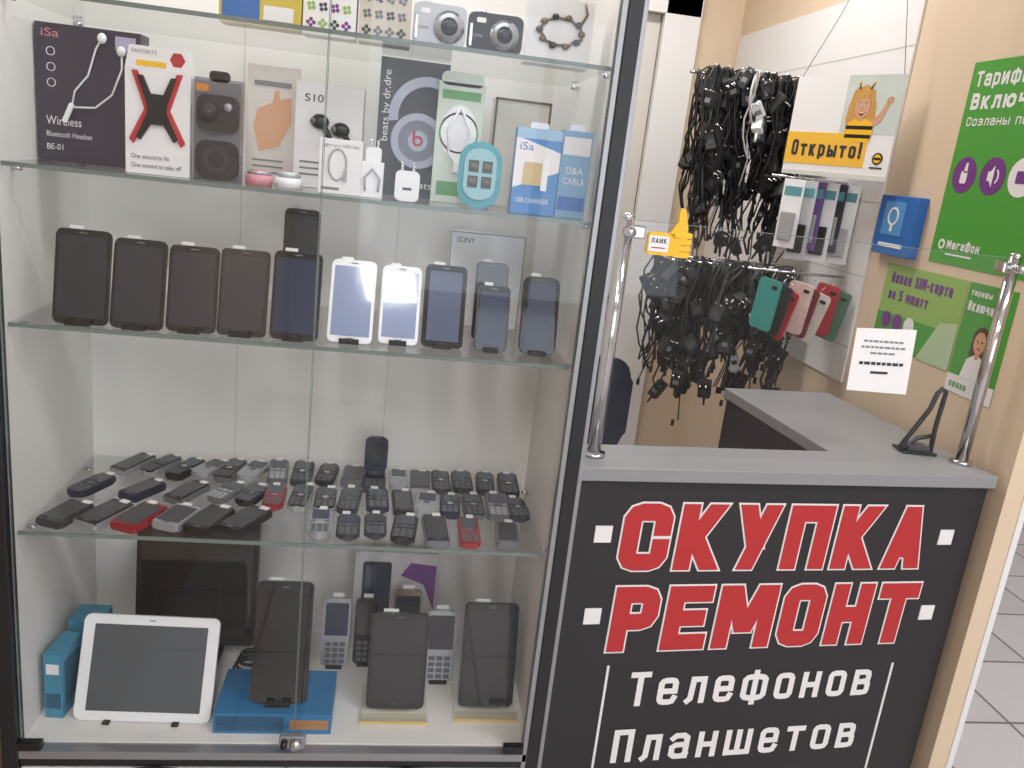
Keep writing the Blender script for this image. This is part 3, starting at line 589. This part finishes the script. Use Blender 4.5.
phone(-.155, 1.362, .102, .228, BLACK, SCREEN, lean=.22, zz=zb+.043, name='tablet', r=.010, bez=.009, top=.018)
o = M('flat_monitor', (-.348, 1.56, zb+.0004)); o.at((0, 0, .03), (-.1, 0, 0)).rr(0, .135, .235, .262, .008, 0, .02, BLACK, .002).rr(0, .14, .215, .225, .003, -.001, 0, SCREEN).at().prism([(-.05, 0), (.05, 0), (.05, .006), (-.05, .006)], -.03, .06, BLACK).b2((-.02, 0, 0), (.02, .025, .06), BLACK).done()
STB = glassmat('acrylic', (.95, .95, .9), 1.5)
for x, y, w, h in ((.061, 1.395, .112, .185), (.240, 1.405, .108, .205)):
    phone(x, y, w, h, BLACK, mat('tablet_dark', (36, 40, 46), .12, coat=.6), lean=.25, zz=zb+.012, name='tablet', r=.009, bez=.008, top=.016, stand=False)
    o = M('acrylic_stand', (x, y, zb+.0004)); o.b2((-w/2-.008, -.028, 0), (w/2+.008, .085, .005), mat('acrylic_white', (216, 214, 204), .25), .001).b2((-w/2-.008, -.028, .005), (w/2+.008, -.024, .020), STB).b2((-w/2-.009, -.030, 0), (w/2+.009, -.028, .006), mat('acrylic_yellow', (206, 180, 110), .3)); o.b2((-.03, .0, .005), (.03, .004, .012), STB); o.tube([(0, .08, .005), (0, .06, .12)], .003, WHITE); o.done()
def fphone(x, y, z, w, h, body, lean=.2, name='button_phone_upright', scr=SCREENG):
    o = M(name, (x, y, z+.001)); o.at((0, 0, 0), (-lean, 0, 0)).rr(0, h/2, w, h, .010, 0, .014, body, .003).rr(0, h*.70, w*.84, h*.48, .003, -.0008, 0, scr)
    for i in range(3):
        for j in range(4): o.rr((i-1)*w*.26, h*.08+j*h*.085, w*.2, h*.055, .001, -.0014, 0, KEY)
    o.b2((-w*.2, .0142, h-.004), (w*.2, .0148, h+.008), LABEL); o.at().b2((-w*.3, -.008, -.0005), (w*.3, .045, .004), BLACK); o.tube([(0, .042, .003), (0, .034, h*.5)], .003, BLACK); return o.done()
fphone(-.066, 1.545, zb, .056, .145, SILVER, scr=SCREENB); fphone(-.004, 1.555, zb, .050, .140, BLACK, scr=SCREEN); fphone(.150, 1.50, zb, .062, .150, SILVER, scr=SCREENG); fphone(.078, 1.53, zb, .06, .175, mat('gold_plastic', (140, 124, 100), .35, .5), scr=SCREENG)
o = pkg('smartphone_box', .050, 1.615, zb, .175, .232, .03, mat('box_offwhite', (206, 203, 205), .5)); o.rr(-.04, .135, .06, .15, .006, -.003, 0, BLACK).rr(-.04, .135, .05, .13, .002, -.0036, 0, SCREENB).prism([(.01, .18), (.03, .21), (.085, .205), (.085, .10), (.06, .16)], FY, 0, PUR).b2((.0, FY, .02), (.075, 0, .07), GREYP); o.done()
o = M('accessory_bag', (.258, 1.60, zb+.0004)); o.b2((-.045, 0, 0), (.045, .004, .13), mat('bag_plastic', (204, 202, 208), .2), .001)
for k in range(4): o.tube([(.02*math.cos(a*pi/6)*(1+.2*k)-.005, -.004-.002*k, .085+.022*math.sin(a*pi/6)*(1+.15*k)) for a in range(12)], .0022, mat('cable_plum', (90, 46, 70), .4), 5, True)
o.b2((-.045, -.001, .118), (.045, .005, .128), WT); o.done()
o = M('coiled_cable', (-.235, 1.53, zb+.0004))
for k in range(4): o.tube([(.03*math.cos(a*pi/8)*(1-.1*k), .03*math.sin(a*pi/8)*(1-.12*k)+.01*k, .004+.004*k) for a in range(16)], .0028, CBL, 6, True)
o.done()

# ---- mass of lying button phones (shelf z .836)
bp = M('used_button_phones'); zz = .8364
bodies = [BLACK, SILVER, DGREY, BLACK, MATBLK, GREYP, NAVY, SILVER, BLACK, DGREY, GREYP, BLACK]
rx = random.Random(21)
def lying(x, y, rz, body, kind, w=.044, h=.098):
    bp.X = Matrix.Translation((x, y, zz+.001)) @ Matrix.Rotation(rz, 4, 'Z') @ Matrix.Translation((0, -h/2, .015)) @ Matrix.Rotation(-pi/2+.05, 4, 'X')
    rad = rx.choice((.008, .012, .016))
    fr = body
    if body in (BLACK, DGREY, MATBLK, NAVY) and rx.random() < .45: fr = rx.choice((SILVER, GREYP, SILVER))
    bp.rr(0, h/2, w, h, rad if kind != 2 else .005, .0015, rx.choice((.012, .014)), fr, .003)
    bp.rr(0, h/2, w-.004, h-.004, (rad if kind != 2 else .005)-.002, 0, .004, body, .001)
    if kind == 2:
        bp.rr(0, h/2, w-.008, h-.020, .002, -.0008, 0, SCREENG).rr(0, .007, .012, .004, .0015, -.001, 0, KEY)
    else:
        km = KEYW if (body in (SILVER, GREYP) and rx.random() < .7) else KEY
        if km is KEY and rx.random() < .25: km = GREYP
        bp.rr(0, h*.73, w*.76, h*.36, .003, -.0008, 0, rx.choice((LCD, LCD, SCREENB, SCREENG)))
        if kind == 0: bp.disc(0, h*.46, w*.15, -.0016, 0, rx.choice((CHROME, km, GREYP)), 12)
        else: bp.rr(0, h*.46, w*.30, h*.08, .003, -.0016, 0, rx.choice((CHROME, km)))
        for sx in (-1, 1): bp.rr(sx*w*.31, h*.46, w*.18, h*.05, .001, -.0012, 0, km)
        for i in range(3):
            for j in range(4): bp.rr((i-1)*w*.27, h*.08+j*h*.08, w*.22, h*.05, .001, -.0012, 0, km)
    lx = rx.uniform(-.3, .05)*w
    bp.b2((lx, -.0018, h*.90), (lx+w*.34, -.0010, h*1.02), LABEL)
    bp.X = Matrix.Identity(4)
xs1 = [-.477, -.428, -.379, -.336, -.293, -.249, -.201, -.153, -.105, -.055, .038, .081, .125, .171, .217, .266]
xs2 = [-.518, -.425, -.350, -.281, -.233, -.189, -.143, -.097, -.051, -.003, .048, .094, .139, .185, .229, .270]
xs3 = [-.515, -.458, -.400, -.340, -.283, -.225, -.096, -.048, .0, .052, .105, .168, .237]
for r, (xs, y) in enumerate(((xs1, 1.602), (xs2, 1.487), (xs3, 1.374))):
    for i, x in enumerate(xs):
        left = x < -.21
        b = rx.choice(bodies)
        if (r, i) in ((1, 5), (2, 2), (2, 11)): b = RED
        kind = rx.choice((0, 0, 1, 2)); hh = rx.uniform(.082, .102)
        rz = rx.uniform(-.10, .10)+((-.50 if i < 4 else -.3) if (left and r < 2) else (-.42 if left else 0))
        w = rx.uniform(.036, .044)
        if left and r == 2: w = .050; kind = rx.choice((0, 2, 2))
        lying(x+rx.uniform(-.002, .002), y+rx.uniform(-.007, .005), rz, b, kind, w, hh*(.92 if left else 1))
# open flip phone standing on the shelf
bp.at((-.010, 1.60, zz+.016), (0, 0, 0)).rr(0, .047, .046, .072, .012, .0, .012, NAVY, .003).rr(0, .052, .034, .040, .003, -.0008, 0, SCREENG)
bp.b2((-.023, -.055, -.015), (.023, .012, -.002), NAVY, .005).cyl((-.02, .004, .006), (.02, .004, .006), .009, NAVY, 12)
for i in range(3):
    for j in range(4): bp.box(((i-1)*.012, -.045+j*.011, -.0015), (.009, .007, .0015), KEY)
bp.at().done()

# ---------------------------------------------------------------- lights
w = bpy.data.worlds.new('world'); sc.world = w; w.use_nodes = True
w.node_tree.nodes['Background'].inputs[0].default_value = (.84, .91, 1, 1); w.node_tree.nodes['Background'].inputs[1].default_value = 2.6
LM = mat('lamp_diffuser', (255, 251, 248), .5, emit=3)
for i, (x, y, e, rz, wd) in enumerate(((-.07, -.85, 29, pi/2+.12, .26), (1.5, .3, 25, 0, .17), (.45, 2.4, 23, 0, .17), (2.4, 2.4, 24, 0, .17), (1.5, -1.5, 18, 0, .17))):  # first lamp, out of view, is placed and angled to streak phone screens
    o = M('ceiling_lamp', (x, y, 2.8), (0, 0, rz)); o.b2((-.6, -wd/2-.015, -.05), (.6, wd/2+.015, 0), WTRIM, .004).b2((-.58, -wd/2, -.058), (.58, wd/2, -.05), LM); o.done()
    l = bpy.data.lights.new('ceiling_light', 'AREA'); l.shape = 'RECTANGLE'; l.size = 1.16; l.size_y = wd; l.energy = e; l.color = (1, .985, .97)
    lo = bpy.data.objects.new('ceiling_light', l); sc.collection.objects.link(lo); lo.location = (x, y, 2.735); lo.rotation_euler = (0, 0, rz)
cl = bpy.data.lights.new('cabinet_fill', 'AREA'); cl.shape = 'RECTANGLE'; cl.size = .8; cl.size_y = .05; cl.energy = 3.4; cl.color = (1, .985, .965)  # added fill under the cabinet top, no fixture there
clo = bpy.data.objects.new('cabinet_fill', cl); sc.collection.objects.link(clo); clo.location = (-.13, 1.40, 2.085)
print('faces', sum(len(o.data.polygons) for o in ALL))
